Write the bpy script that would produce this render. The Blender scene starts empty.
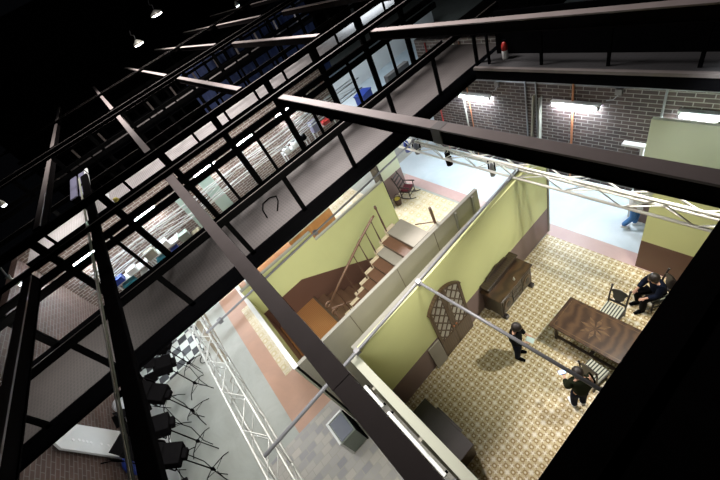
import bpy, bmesh, math, random
from mathutils import Vector, Matrix
random.seed(7)
PI = math.pi
C = bpy.context.scene.collection
SC = bpy.context.scene

# ------------------------------------------------------------------ helpers
class MB:
    """collects shapes into one bmesh; .build links them as ONE mesh object"""
    def __init__(s): s.bm = bmesh.new(); s.mi = 0
    def mat(s, i): s.mi = i; return s
    def _f(s, vs):
        try:
            f = s.bm.faces.new(vs); f.material_index = s.mi; return f
        except ValueError: return None
    def box(s, x0, y0, z0, x1, y1, z1, M=None):
        P = [Vector((x, y, z)) for x in (x0, x1) for y in (y0, y1) for z in (z0, z1)]
        if M: P = [M @ p for p in P]
        v = [s.bm.verts.new(p) for p in P]
        for q in ((0,1,3,2),(4,6,7,5),(0,4,5,1),(2,3,7,6),(0,2,6,4),(1,5,7,3)): s._f([v[i] for i in q])
        return s
    def cbox(s, c, d, rz=0):
        M = Matrix.Translation(c) @ Matrix.Rotation(rz, 4, 'Z')
        return s.box(-d[0]/2, -d[1]/2, -d[2]/2, d[0]/2, d[1]/2, d[2]/2, M)
    def bar(s, p, q, w, h, up=(0,0,1)):
        p = Vector(p); q = Vector(q); d = q-p; L = d.length; d.normalize()
        u = Vector(up)
        if abs(d.dot(u)) > .98: u = Vector((1,0,0))
        x = d.cross(u).normalized(); y = x.cross(d).normalized()
        M = Matrix((( *x,0),(*y,0),(*d,0),(0,0,0,1))).transposed(); M.translation = p
        return s.box(-w/2, -h/2, 0, w/2, h/2, L, M)
    def tube(s, pts, r, n=8, cap=True):
        pts = [Vector(p) for p in pts]; rings = []
        rr = r if isinstance(r, (list, tuple)) else [r]*len(pts)
        ref = None
        for i, p in enumerate(pts):
            d = (pts[min(i+1, len(pts)-1)] - pts[max(i-1, 0)]).normalized()
            if ref is None:
                ref = Vector((0,0,1)) if abs(d.z) < .9 else Vector((1,0,0))
            x = d.cross(ref).normalized(); y = x.cross(d).normalized(); ref = y
            rings.append([s.bm.verts.new(p + rr[i]*(math.cos(2*PI*k/n)*x + math.sin(2*PI*k/n)*y)) for k in range(n)])
        for a, b in zip(rings, rings[1:]):
            for k in range(n): s._f([a[k], a[(k+1)%n], b[(k+1)%n], b[k]])
        if cap: s._f(rings[0][::-1]); s._f(rings[-1])
        return s
    def lathe(s, prof, c=(0,0,0), n=14, M=None):
        M = M or Matrix.Translation(c); rings = []
        for r, z in prof:
            rings.append([s.bm.verts.new(M @ Vector((max(r,1e-4)*math.cos(2*PI*k/n), max(r,1e-4)*math.sin(2*PI*k/n), z))) for k in range(n)])
        for a, b in zip(rings, rings[1:]):
            for k in range(n): s._f([a[k], a[(k+1)%n], b[(k+1)%n], b[k]])
        s._f(rings[0][::-1]); s._f(rings[-1])
        return s
    def prism(s, pts, ax, a, b):
        """polygon pts in the plane normal to axis ax (0,1,2), extruded a..b"""
        def mk(p, t):
            if ax == 0: return (t, p[0], p[1])
            if ax == 1: return (p[0], t, p[1])
            return (p[0], p[1], t)
        A = [s.bm.verts.new(mk(p, a)) for p in pts]; B = [s.bm.verts.new(mk(p, b)) for p in pts]
        s._f(A); s._f(B[::-1]); n = len(pts)
        for k in range(n): s._f([A[k], B[k], B[(k+1)%n], A[(k+1)%n]])
        return s
    def sphere(s, c, r, n=10, m=7, sc=(1,1,1)):
        prof = [(r*math.sin(PI*i/m), -r*math.cos(PI*i/m)) for i in range(m+1)]
        return s.lathe(prof, n=n, M=Matrix.Translation(c) @ Matrix.Diagonal((*sc, 1)))
    def build(s, name, mats, parent=None, smooth=False, bevel=0):
        bmesh.ops.recalc_face_normals(s.bm, faces=s.bm.faces)
        me = bpy.data.meshes.new(name); s.bm.to_mesh(me); s.bm.free()
        for m in (mats if isinstance(mats, (list, tuple)) else [mats]): me.materials.append(m)
        if smooth:
            for p in me.polygons: p.use_smooth = True
        o = bpy.data.objects.new(name, me); C.objects.link(o)
        if bevel:
            b = o.modifiers.new('bevel', 'BEVEL'); b.width = bevel; b.segments = 2; b.limit_method = 'ANGLE'
        if parent: o.parent = parent
        return o

def tag(o, label=None, cat=None, group=None, kind=None):
    if label: o['label'] = label
    if cat: o['category'] = cat
    if group: o['group'] = group
    if kind: o['kind'] = kind
    return o
def thing(name, label, cat, loc=(0,0,0), rz=0, group=None):
    o = bpy.data.objects.new(name, None); C.objects.link(o)
    o.empty_display_size = .1
    o.location = loc; o.rotation_euler = (0,0,rz)
    return tag(o, label, cat, group)
def struct(o): o['kind'] = 'structure'; return o
def dup(root, loc=None, rz=None, label=None, group=None):
    r = root.copy(); C.objects.link(r)
    if loc is not None: r.location = loc
    if rz is not None: r.rotation_euler = (0,0,rz)
    if label: r['label'] = label
    if group: r['group'] = group
    for ch in list(root.children):
        c = ch.copy(); C.objects.link(c); c.parent = r
        for g in list(ch.children):
            d = g.copy(); C.objects.link(d); d.parent = c
    return r

# ------------------------------------------------------------------ materials
def nodes(name):
    m = bpy.data.materials.new(name); m.use_nodes = True
    nt = m.node_tree; b = nt.nodes['Principled BSDF']; return m, nt, b
def N(nt, t, **k):
    n = nt.nodes.new(t)
    for a, v in k.items(): setattr(n, a, v)
    return n
def math_(nt, op, a, b=None, c=None):
    n = N(nt, 'ShaderNodeMath', operation=op)
    for i, v in enumerate((a, b, c)):
        if v is None: continue
        if isinstance(v, (int, float)): n.inputs[i].default_value = v
        else: nt.links.new(v, n.inputs[i])
    return n.outputs[0]
def mix(nt, fac, a, b):
    n = N(nt, 'ShaderNodeMix', data_type='RGBA')
    L = nt.links
    if isinstance(fac, (int, float)): n.inputs[0].default_value = fac
    else: L.new(fac, n.inputs[0])
    for i, v in ((6, a), (7, b)):
        if isinstance(v, (tuple, list)): n.inputs[i].default_value = (*v[:3], 1)
        else: L.new(v, n.inputs[i])
    return n.outputs[2]
def plain(name, col, rough=.6, metal=0, var=.12, scale=6, spec=.5, bump=0):
    m, nt, b = nodes(name)
    tc = N(nt, 'ShaderNodeTexCoord'); no = N(nt, 'ShaderNodeTexNoise'); no.inputs['Scale'].default_value = scale
    no.inputs['Detail'].default_value = 5
    nt.links.new(tc.outputs['Object'], no.inputs['Vector'])
    lo = tuple(c*(1-var) for c in col); hi = tuple(min(1, c*(1+var)) for c in col)
    nt.links.new(mix(nt, no.outputs['Fac'], lo, hi), b.inputs['Base Color'])
    b.inputs['Roughness'].default_value = rough; b.inputs['Metallic'].default_value = metal
    b.inputs['Specular IOR Level'].default_value = spec
    if bump:
        bp = N(nt, 'ShaderNodeBump'); bp.inputs['Strength'].default_value = bump
        nt.links.new(no.outputs['Fac'], bp.inputs['Height']); nt.links.new(bp.outputs[0], b.inputs['Normal'])
    return m
def emit(name, col, st):
    m, nt, b = nodes(name)
    b.inputs['Base Color'].default_value = (*col, 1)
    b.inputs['Emission Color'].default_value = (*col, 1); b.inputs['Emission Strength'].default_value = st
    return m
def brick(name, c1, c2, mortar, axis, bw=.38, bh=.125):
    """axis 0: wall in the YZ plane; axis 1: wall in the XZ plane"""
    m, nt, b = nodes(name)
    tc = N(nt, 'ShaderNodeTexCoord'); sp = N(nt, 'ShaderNodeSeparateXYZ'); cb = N(nt, 'ShaderNodeCombineXYZ')
    nt.links.new(tc.outputs['Object'], sp.inputs[0])
    nt.links.new(sp.outputs[1 if axis == 0 else 0], cb.inputs[0]); nt.links.new(sp.outputs[2], cb.inputs[1])
    br = N(nt, 'ShaderNodeTexBrick'); nt.links.new(cb.outputs[0], br.inputs['Vector'])
    br.inputs['Scale'].default_value = 1; br.inputs['Brick Width'].default_value = bw; br.inputs['Row Height'].default_value = bh
    br.inputs['Mortar Size'].default_value = .013; br.inputs['Mortar Smooth'].default_value = .2
    br.inputs['Color1'].default_value = (*c1, 1); br.inputs['Color2'].default_value = (*c2, 1); br.inputs['Mortar'].default_value = (*mortar, 1)
    no = N(nt, 'ShaderNodeTexNoise'); no.inputs['Scale'].default_value = 1.3; no.inputs['Detail'].default_value = 6
    nt.links.new(tc.outputs['Object'], no.inputs['Vector'])
    f = math_(nt, 'MULTIPLY_ADD', no.outputs['Fac'], .7, .62)
    mul = N(nt, 'ShaderNodeMix', data_type='RGBA', blend_type='MULTIPLY'); mul.inputs[0].default_value = 1
    nt.links.new(br.outputs['Color'], mul.inputs[6]); nt.links.new(f, mul.inputs[7])
    nt.links.new(mul.outputs[2], b.inputs['Base Color']); b.inputs['Roughness'].default_value = .8
    bp = N(nt, 'ShaderNodeBump'); bp.inputs['Strength'].default_value = .5; bp.inputs['Distance'].default_value = .02; bp.invert = True
    nt.links.new(br.outputs['Fac'], bp.inputs['Height']); nt.links.new(bp.outputs[0], b.inputs['Normal'])
    return m
def tiles(name, size, ground, ring, star, grout, line=None):
    m, nt, b = nodes(name)
    tc = N(nt, 'ShaderNodeTexCoord'); sp = N(nt, 'ShaderNodeSeparateXYZ'); nt.links.new(tc.outputs['Object'], sp.inputs[0])
    u = math_(nt, 'SUBTRACT', math_(nt, 'FRACT', math_(nt, 'DIVIDE', sp.outputs[0], size)), .5)
    v = math_(nt, 'SUBTRACT', math_(nt, 'FRACT', math_(nt, 'DIVIDE', sp.outputs[1], size)), .5)
    au, av = math_(nt, 'ABSOLUTE', u), math_(nt, 'ABSOLUTE', v)
    r = math_(nt, 'SQRT', math_(nt, 'ADD', math_(nt, 'MULTIPLY', u, u), math_(nt, 'MULTIPLY', v, v)))
    cu, cv = math_(nt, 'SUBTRACT', .5, au), math_(nt, 'SUBTRACT', .5, av)
    rc = math_(nt, 'SQRT', math_(nt, 'ADD', math_(nt, 'MULTIPLY', cu, cu), math_(nt, 'MULTIPLY', cv, cv)))
    # astroid star in the corners: small where cu*cv is small
    st = math_(nt, 'MULTIPLY', math_(nt, 'LESS_THAN', math_(nt, 'MULTIPLY', cu, cv), .010), math_(nt, 'LESS_THAN', rc, .30))
    ro = math_(nt, 'MULTIPLY', math_(nt, 'GREATER_THAN', r, .17), math_(nt, 'LESS_THAN', r, .31))
    dt = math_(nt, 'LESS_THAN', r, .085)
    diag = math_(nt, 'LESS_THAN', math_(nt, 'ABSOLUTE', math_(nt, 'SUBTRACT', au, av)), .05)
    dd = math_(nt, 'MULTIPLY', diag, math_(nt, 'GREATER_THAN', r, .31))
    dd = math_(nt, 'MULTIPLY', dd, math_(nt, 'GREATER_THAN', rc, .16))
    gr = math_(nt, 'GREATER_THAN', math_(nt, 'MAXIMUM', au, av), .485)
    no = N(nt, 'ShaderNodeTexNoise'); no.inputs['Scale'].default_value = 1.1; no.inputs['Detail'].default_value = 4
    nt.links.new(tc.outputs['Object'], no.inputs['Vector'])
    c = mix(nt, no.outputs['Fac'], tuple(k*.85 for k in ground), tuple(min(1, k*1.15) for k in ground))
    c = mix(nt, math_(nt, 'MULTIPLY', ro, .9), c, ring)
    c = mix(nt, math_(nt, 'MULTIPLY', dd, .8), c, line or ring)
    c = mix(nt, st, c, star); c = mix(nt, dt, c, star)
    c = mix(nt, math_(nt, 'MULTIPLY', gr, .6), c, grout)
    # every second crossing carries a larger pale rosette
    w = [math_(nt, 'SUBTRACT', math_(nt, 'FRACT', math_(nt, 'DIVIDE', sp.outputs[k], size*2)), .5) for k in (0, 1)]
    rr = math_(nt, 'SQRT', math_(nt, 'ADD', math_(nt, 'MULTIPLY', w[0], w[0]), math_(nt, 'MULTIPLY', w[1], w[1])))
    mr = N(nt, 'ShaderNodeMapRange'); nt.links.new(rr, mr.inputs[0])
    for i, v in enumerate((.08, .20, .75, 0)): mr.inputs[i+1].default_value = v
    c = mix(nt, mr.outputs[0], c, star)
    nt.links.new(c, b.inputs['Base Color']); b.inputs['Roughness'].default_value = .38
    return m
def wood(name, c1, c2, scale=3, rough=.4, axis=0, dist=6):
    m, nt, b = nodes(name)
    tc = N(nt, 'ShaderNodeTexCoord'); w = N(nt, 'ShaderNodeTexWave'); w.inputs['Scale'].default_value = scale
    w.bands_direction = 'XYZ'[axis]
    w.inputs['Distortion'].default_value = dist; w.inputs['Detail'].default_value = 3; w.inputs['Detail Scale'].default_value = 1.2
    nt.links.new(tc.outputs['Object'], w.inputs['Vector'])
    nt.links.new(mix(nt, w.outputs['Fac'], c1, c2), b.inputs['Base Color']); b.inputs['Roughness'].default_value = rough
    return m
def grating(name, col):
    m, nt, b = nodes(name)
    tc = N(nt, 'ShaderNodeTexCoord'); sp = N(nt, 'ShaderNodeSeparateXYZ'); nt.links.new(tc.outputs['Object'], sp.inputs[0])
    u = math_(nt, 'ABSOLUTE', math_(nt, 'SUBTRACT', math_(nt, 'FRACT', math_(nt, 'DIVIDE', sp.outputs[0], .075)), .5))
    v = math_(nt, 'ABSOLUTE', math_(nt, 'SUBTRACT', math_(nt, 'FRACT', math_(nt, 'DIVIDE', sp.outputs[1], .11)), .5))
    hole = math_(nt, 'MULTIPLY', math_(nt, 'LESS_THAN', u, .3), math_(nt, 'LESS_THAN', v, .36))
    no = N(nt, 'ShaderNodeTexNoise'); no.inputs['Scale'].default_value = 1.7; no.inputs['Detail'].default_value = 5
    nt.links.new(tc.outputs['Object'], no.inputs['Vector'])
    base = mix(nt, no.outputs['Fac'], tuple(k*.75 for k in col), tuple(k*1.25 for k in col))
    c = mix(nt, math_(nt, 'MULTIPLY', hole, .38), base, (.02,.019,.019))
    nt.links.new(c, b.inputs['Base Color']); b.inputs['Roughness'].default_value = .7
    bp = N(nt, 'ShaderNodeBump'); bp.inputs['Strength'].default_value = .3; bp.inputs['Distance'].default_value = .01; bp.invert = True
    nt.links.new(hole, bp.inputs['Height']); nt.links.new(bp.outputs[0], b.inputs['Normal'])
    return m
def cobble(name):
    m, nt, b = nodes(name)
    tc = N(nt, 'ShaderNodeTexCoord'); br = N(nt, 'ShaderNodeTexBrick'); nt.links.new(tc.outputs['Object'], br.inputs['Vector'])
    br.inputs['Scale'].default_value = 1; br.inputs['Brick Width'].default_value = .3; br.inputs['Row Height'].default_value = .2
    br.inputs['Mortar Size'].default_value = .012; br.inputs['Bias'].default_value = 0
    br.inputs['Color1'].default_value = (.50,.46,.41,1); br.inputs['Color2'].default_value = (.25,.25,.28,1); br.inputs['Mortar'].default_value = (.36,.345,.30,1)
    no = N(nt, 'ShaderNodeTexNoise'); no.inputs['Scale'].default_value = 2.2; no.inputs['Detail'].default_value = 5
    nt.links.new(tc.outputs['Object'], no.inputs['Vector'])
    c = mix(nt, math_(nt, 'MULTIPLY', no.outputs['Fac'], .55), br.outputs['Color'], (.40,.385,.33))
    nt.links.new(c, b.inputs['Base Color']); b.inputs['Roughness'].default_value = .6
    return m
def checker(name, s, a, c_):
    m, nt, b = nodes(name)
    tc = N(nt, 'ShaderNodeTexCoord'); ch = N(nt, 'ShaderNodeTexChecker'); nt.links.new(tc.outputs['Object'], ch.inputs['Vector'])
    ch.inputs['Scale'].default_value = 1/s; ch.inputs['Color1'].default_value = (*a,1); ch.inputs['Color2'].default_value = (*c_,1)
    nt.links.new(ch.outputs['Color'], b.inputs['Base Color']); return m
def scuffed(name, col, col2, scale=.8):
    m, nt, b = nodes(name)
    tc = N(nt, 'ShaderNodeTexCoord'); no = N(nt, 'ShaderNodeTexNoise'); no.inputs['Scale'].default_value = scale
    no.inputs['Detail'].default_value = 8; no.inputs['Roughness'].default_value = .65; no.inputs['Distortion'].default_value = 1
    nt.links.new(tc.outputs['Object'], no.inputs['Vector'])
    cr = N(nt, 'ShaderNodeValToRGB'); cr.color_ramp.elements[0].position = .35; cr.color_ramp.elements[1].position = .65
    cr.color_ramp.elements[0].color = (*col2,1); cr.color_ramp.elements[1].color = (*col,1)
    nt.links.new(no.outputs['Fac'], cr.inputs[0]); nt.links.new(cr.outputs[0], b.inputs['Base Color']); b.inputs['Roughness'].default_value = .45
    return m

M = dict(
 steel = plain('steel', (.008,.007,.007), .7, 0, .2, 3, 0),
 highlight = plain('edge_highlight', (.11,.097,.092), .6, 0, .2, 3, .3),  # pale tone that paints the highlight line along steel edges
 steel_lit = plain('steel_lit', (.25,.212,.202), .6, 0, .2, 3, .4),  # paler copy of the beam steel, with light from above put into it
 steel_pale = plain('steel_pale', (.15,.14,.135), .5, 0, .15, 3),
 black = plain('black_paint', (.003,.003,.0035), .7, 0, .2, 4, 0),
 rail = plain('rail_paint', (.003,.003,.003), .7, 0, .2, 4, 0),
 rubber = plain('rubber', (.007,.0065,.0068), .85, 0, .3, 9, 0),
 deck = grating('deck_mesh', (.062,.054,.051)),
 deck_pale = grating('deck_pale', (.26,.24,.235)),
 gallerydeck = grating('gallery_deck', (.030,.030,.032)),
 floor = scuffed('studio_floor', (.40,.42,.385), (.33,.345,.31)),
 hallfloor = scuffed('hall_floor', (.55,.63,.68), (.47,.56,.61)),
 pink = scuffed('pink_floor', (.47,.28,.19), (.41,.25,.175)),
 pink2 = scuffed('pink_band', (.50,.36,.34), (.45,.31,.29)),
 olive = scuffed('olive_panel', (.20,.17,.11), (.17,.14,.09)),
 tile = tiles('pattern_tile', .18, (.50,.42,.24), (.24,.155,.045), (.72,.68,.56), (.60,.54,.38), (.17,.09,.045)),
 halltile = tiles('hall_tile', .40, (.60,.54,.38), (.52,.44,.25), (.66,.62,.50), (.40,.32,.16)),
 cobble = cobble('cobble'),
 parquet = wood('parquet', (.36,.17,.06), (.24,.10,.038), 7, .35, 0, 2),
 green = plain('green_paint', (.62,.64,.30), .6, 0, .06, 1.2),
 palegreen = plain('pale_green_paint', (.58,.62,.45), .6, 0, .05, 1.2),
 mauve = plain('mauve_dado', (.215,.15,.135), .55, 0, .08, 1.5),
 brown = plain('brown_dado', (.125,.062,.042), .5, 0, .1, 1.5),
 cream = plain('cream_cap', (.33,.34,.265), .55, 0, .08, 2),
 timber = plain('raw_timber', (.27,.255,.205), .7, 0, .1, 2),
 timber2 = plain('raw_timber_pale', (.20,.195,.165), .7, 0, .12, 4),
 orangewall = scuffed('orange_wall', (.50,.25,.10), (.36,.15,.06), 1.5),
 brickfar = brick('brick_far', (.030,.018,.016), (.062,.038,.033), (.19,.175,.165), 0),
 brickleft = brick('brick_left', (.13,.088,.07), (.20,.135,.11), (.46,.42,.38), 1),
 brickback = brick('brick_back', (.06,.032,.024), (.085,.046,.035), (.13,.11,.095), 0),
 white = plain('white_paint', (.72,.73,.72), .5, 0, .05, 2),
 alu = plain('aluminium', (.68,.67,.60), .4, .3, .08, 5),
 alu2b = plain('aluminium_grey', (.40,.40,.37), .4, .3, .08, 5),
 alu2 = plain('aluminium_dull', (.20,.20,.21), .45, .3, .08, 5),
 darkwood = wood('dark_wood', (.016,.010,.006), (.042,.024,.012), 4, .35),
 tablewood = wood('table_wood', (.068,.037,.017), (.030,.016,.008), 1.2, .28, 1, 9),
 tableinlay = wood('table_inlay', (.10,.058,.026), (.07,.039,.017), 3, .3),
 blackwood = plain('black_wood', (.018,.012,.010), .35, 0, .3, 5),
 redcloth = plain('maroon_cloth', (.10,.010,.018), .8, 0, .2, 14),
 blackcloth = plain('black_cloth', (.005,.005,.0055), .9, 0, .2, 9, .1),
 navycloth = plain('navy_cloth', (.006,.009,.02), .9, 0, .2, 9, .1),
 olivecloth = plain('olive_cloth', (.013,.016,.008), .9, 0, .25, 9, .1),
 whitecloth = plain('white_cloth', (.75,.78,.80), .9, 0, .06, 9),
 denim = plain('denim', (.05,.16,.38), .9, 0, .3, 20),
 skin = plain('skin', (.50,.28,.19), .5, 0, .06, 8),
 hair = plain('dark_hair', (.015,.010,.008), .5, 0, .3, 20),
 bluecloth = plain('blue_drape', (.016,.028,.085), .9, 0, .3, 2),
 bluecase = plain('blue_case', (.02,.05,.30), .45, 0, .2, 3),
 teal = plain('teal_plastic', (.03,.22,.28), .45, 0, .2, 3),
 copper = plain('copper_pipe', (.44,.17,.075), .5, 0, .15, 4),
 red = plain('red_paint', (.42,.03,.025), .4, 0, .1, 4),
 screen = plain('dark_screen', (.10,.11,.14), .35, 0, .15, 3),
 greygreen = plain('grey_green_board', (.20,.23,.195), .55, 0, .08, 3),
 greyboard = plain('grey_board', (.27,.245,.20), .6, 0, .1, 3),
 lattice = plain('frosted_glass', (.42,.40,.34), .3, 0, .06, 3),
 doorwood = wood('door_wood', (.10,.06,.034), (.07,.042,.022), 4, .4, 0, 3),
 baluster = plain('turned_wood', (.085,.042,.024), .4, 0, .15, 6),
 handrail = plain('handrail_wood', (.13,.07,.042), .35, 0, .15, 6),
 tread = plain('stair_tread', (.25,.235,.195), .6, 0, .12, 5),
 riser = plain('stair_riser', (.09,.06,.04), .6, 0, .15, 5),
 nosing = plain('stair_string', (.55,.47,.33), .55, 0, .12, 5),
 wicker = plain('dark_wicker', (.05,.028,.018), .7, 0, .4, 40),
 yellow = plain('yellow_cloth', (.42,.34,.05), .7, 0, .15, 10),
 mint = plain('mint_panel', (.36,.47,.42), .5, 0, .05, 2),
 lilac = plain('lilac_panel', (.17,.165,.24), .5, 0, .06, 2),
 tubeglow = emit('tube_glow', (.80,.91,1.0), 650),
 bulb = emit('bulb_glow', (1,.97,.90), 40),
 dimbulb = emit('dim_bulb', (.9,.97,1), 7),
 dimhole = plain('bright_dot', (.95,.95,.95), .4),
 phoneglow = emit('phone_screen', (.45,.65,1.0), 1.6),
 chk = checker('check_cloth', .40, (.60,.66,.62), (.025,.03,.035)),
 stripe = None,
)
def stripes(name):
    m, nt, b = nodes(name)
    tc = N(nt, 'ShaderNodeTexCoord'); sp = N(nt, 'ShaderNodeSeparateXYZ'); nt.links.new(tc.outputs['Object'], sp.inputs[0])
    f = math_(nt, 'FRACT', math_(nt, 'DIVIDE', sp.outputs[1], .065))
    nt.links.new(mix(nt, math_(nt, 'GREATER_THAN', f, .55), (.36,.37,.29), (.03,.035,.03)), b.inputs['Base Color'])
    b.inputs['Roughness'].default_value = .8; return m
M['stripe'] = stripes('striped_cloth')

# ------------------------------------------------------------------ camera (eye 10 m above the studio floor)
H = 10.0; F = 346.06
Rm = ((0.71068709,-0.59740635,-0.37152324),(-0.6569027,-0.37450478,-0.65438904),(0.25179894,0.70912045,-0.65859356))
right, down, fwd = (Vector(r) for r in Rm)
cam = bpy.data.cameras.new('camera'); co = bpy.data.objects.new('camera', cam); C.objects.link(co)
cam.sensor_width = 36; cam.lens = F/720*36; cam.clip_start = .05; cam.clip_end = 200
mw = Matrix(((right.x,-down.x,-fwd.x,0),(right.y,-down.y,-fwd.y,0),(right.z,-down.z,-fwd.z,H),(0,0,0,1)))
co.matrix_world = mw
SC.camera = co

# ------------------------------------------------------------------ setting: floors and studio walls
MB().box(-9, -6, -.2, 34, 42, 0).build('floor', M['floor']); struct(bpy.data.objects['floor'])
struct(MB().box(8.1, -5, 0, 10.5, 13, .006).build('floor', M['hallfloor']))
struct(MB().box(10.5, 12.2, 0, 24, 30, .006).build('floor', M['hallfloor']))
struct(MB().box(7.62, -5, 0, 8.1, 12, .008).build('floor', M['pink2']))
struct(MB().box(.22, -4, 0, 7.62, 4.62, .012).build('floor', M['tile']))
struct(MB().box(1.0, 5.4, 0, 7.5, 11.35, .010).build('floor', M['halltile']))
struct(MB().box(2.9, 11.35, 0, 6.0, 16, .010).build('floor', M['halltile']))
struct(MB().box(-2.5, 6.3, 0, -1.05, 15, .007).build('floor', M['pink']))
struct(MB().box(-1.9, 8.25, 0, -1.5, 12.6, .012).build('floor', M['halltile']))
struct(MB().box(-3.7, -3, 0, .02, 6.3, .009).build('floor', M['cobble']))
struct(MB().box(-.9, 8.45, 0, 3.1, 16, .014).build('floor', M['orangewall']))
struct(MB().prism([(-3.85,14.2),(-3.25,14.2),(-3.25,10.7),(-3.55,11.0)], 2, 0, .012).build('floor', M['olive']))

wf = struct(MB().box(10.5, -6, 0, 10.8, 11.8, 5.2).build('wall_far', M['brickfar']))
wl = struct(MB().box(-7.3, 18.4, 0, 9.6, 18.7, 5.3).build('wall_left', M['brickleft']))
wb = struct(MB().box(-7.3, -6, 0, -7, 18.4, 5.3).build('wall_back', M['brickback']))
struct(MB().box(9.6, 24, 0, 24, 24.2, 1.6).build('wall_left', M['white']))
struct(MB().box(34, -6, 0, 34.2, 42, 14).build('wall_far', M['black']))
struct(MB().box(-9, 42, 0, 34, 42.2, 14).build('wall_left', M['black']))

# conduits and pipes on the far brick wall
for i, (y, m, r, lab) in enumerate([(5.41,'copper',.065,'orange-painted vertical pipe crossing behind the middle fluorescent tube on the brick wall'),
        (9.5,'copper',.04,'thin orange vertical pipe on the brick wall left of the leftmost fluorescent tube'),
        (11.2,'red',.05,'red vertical pipe at the left end of the brick wall')]):
    o = MB().tube([(10.47,y,.0),(10.47,y,5.1)], r*.55).build('wall_pipe', M[m], None, True); tag(o, lab, 'pipe')
for y, m, lab in [(7.0,'alu2','bluish grey vertical conduit left of the middle fluorescent tube on the brick wall'),
        (6.62,'alu2','thin grey vertical conduit just left of the middle fluorescent tube'),
        (3.05,'alu2','grey vertical conduit on the brick wall left of the rightmost fluorescent tube'),
        (9.75,'alu','pale vertical conduit beside the thin orange pipe on the brick wall')]:
    o = MB().tube([(10.46,y,0),(10.46,y,5.1)], .03, 6).build('wall_conduit', M[m], None, True); tag(o, lab, 'conduit')
o = MB().tube([(10.47,-4,3.72),(10.47,11.5,3.66)], .018, 6).build('wall_conduit', M['alu2'], None, True)
tag(o, 'long thin horizontal conduit running above the fluorescent tubes on the brick wall', 'conduit')
for y, lab in [(4.15,'small grey junction box right of the middle fluorescent tube'),(8.1,'small grey junction box right of the leftmost fluorescent tube')]:
    t = thing('junction_box', lab, 'junction box', (10.5,y,3.55))
    MB().box(-.08,-.09,-.09,0,.09,.09).build('box', M['steel_pale'], t, bevel=.008)
    MB().tube([(-.04,0,-.09),(-.04,.12,-.25),(-.04,.3,-.3)], .015, 6).build('cable', M['alu2'], t)
o = MB()
o.bar((10.36,6.55,0),(10.42,6.45,3.2), .05, .16); b1 = o.build('timber_batten', M['timber2']); tag(b1, 'pale timber batten leaning on the brick wall, nearer to the middle tube', 'timber')
b2 = MB().bar((10.3,6.85,0),(10.42,6.68,3.25), .05, .13).build('timber_batten', M['greyboard']); tag(b2, 'brownish timber batten leaning on the brick wall beside the bluish conduit', 'timber')

def tube_light(name, label, loc, axis, L=1.45, group=None):
    """axis: direction of the tube; fitting projects towards -wall normal given by rz"""
    rz = 0 if axis == 'Y' else PI/2
    t = thing(name, label, 'fluorescent light', loc, rz, group)
    MB().box(-.10,-L/2-.04,.02, .05, L/2+.04, .09).build('housing', M['white'], t, bevel=.01)
    MB().tube([(-.09,-L/2,-.04),(-.09,L/2,-.04)], .024, 8).build('tube', M['tubeglow'], t)
    for s in (-1,1): MB().box(-.12,s*L/2-.03,-.08,-.03,s*L/2+.03,.05).build('end_cap', M['steel_pale'], t)
    return t
FT = [(5.32,3.06,'middle glowing fluorescent tube on the far brick wall, crossed by the orange pipe'),
      (9.15,3.02,'leftmost glowing fluorescent tube on the far brick wall, above the long steel beam'),
      (1.95,3.10,'rightmost glowing fluorescent tube on the far brick wall, above the pale green flat'),
      (-1.6,3.10,'fluorescent tube on the far brick wall beyond the right edge of the photo')][:3]
for y, z, lab in FT: tube_light('fluorescent_light', lab, (10.44,y,z), 'Y', 1.42, 'fluorescent tubes on the far wall')
for x, lab in [(-2.4,'fluorescent tube high on the left brick wall beside the black cable duct'),(1.15,'fluorescent tube high on the left brick wall above the two mint panels'),
               (3.65,'fluorescent tube on the left brick wall right of the mint panels'),(6.4,'fluorescent tube on the left brick wall nearest the bright white corner'),
               (-5.6,'fluorescent tube at the left end of the left brick wall')]:
    tube_light('fluorescent_light', lab, (x,18.39,3.82), 'X', 1.3, 'fluorescent tubes on the left wall')

# ------------------------------------------------------------------ overhead grid
BX = [-2.85, -.13, 2.52, 5.17, 7.82, 10.47, 13.1]
BX_T = ['lowest in the photo, at the left edge','second from the left edge','third from the left','fourth, towards the brick wall','fifth, above the gallery','sixth, beyond the brick wall','seventh, farthest along']
spans = [(.26,7.03,'in the nearest row, over the stage set'),(9.32,16.15,'in the second row, beyond the mesh catwalk'),(18.55,25.4,'in the third row, beyond the second catwalk'),(26.9,34.2,'in the fourth row, far in the dark')]
def beam_mesh(L, plates):
    o = MB()
    o.box(-.075,0,-.195,.075,L,-.175).box(-.06,0,-.175,.06,L,-.022)
    return o
for si, (ya, yb, st) in enumerate(spans):
    for bi, x in enumerate(BX):
        if si == 0 and bi > 4: continue
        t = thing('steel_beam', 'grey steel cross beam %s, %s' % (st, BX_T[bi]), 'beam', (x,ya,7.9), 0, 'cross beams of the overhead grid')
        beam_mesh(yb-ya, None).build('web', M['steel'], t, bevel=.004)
        MB().box(-.075,0,-.022,.075,yb-ya,0).build('lit_top', M['steel_lit'], t, bevel=.003)  # pale top against black sides: overhead light put into the colours
        if si == 0:
            p = {1:(1.1,.8),2:(2.45,.14)}.get(bi)
            if p:
                yy = p[0]
                MB().box(-.079,yy,-.199,.079,yy+p[1],.003).build('splice_plate', M['steel_pale'] if bi == 2 else M['steel_lit'], t)
        for e in (0.0, yb-ya):
            q = MB(); q.box(-.085, e-.012, -.205, .085, e+.012, .006)
            q.build('end_plate', M['steel'], t)

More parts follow.
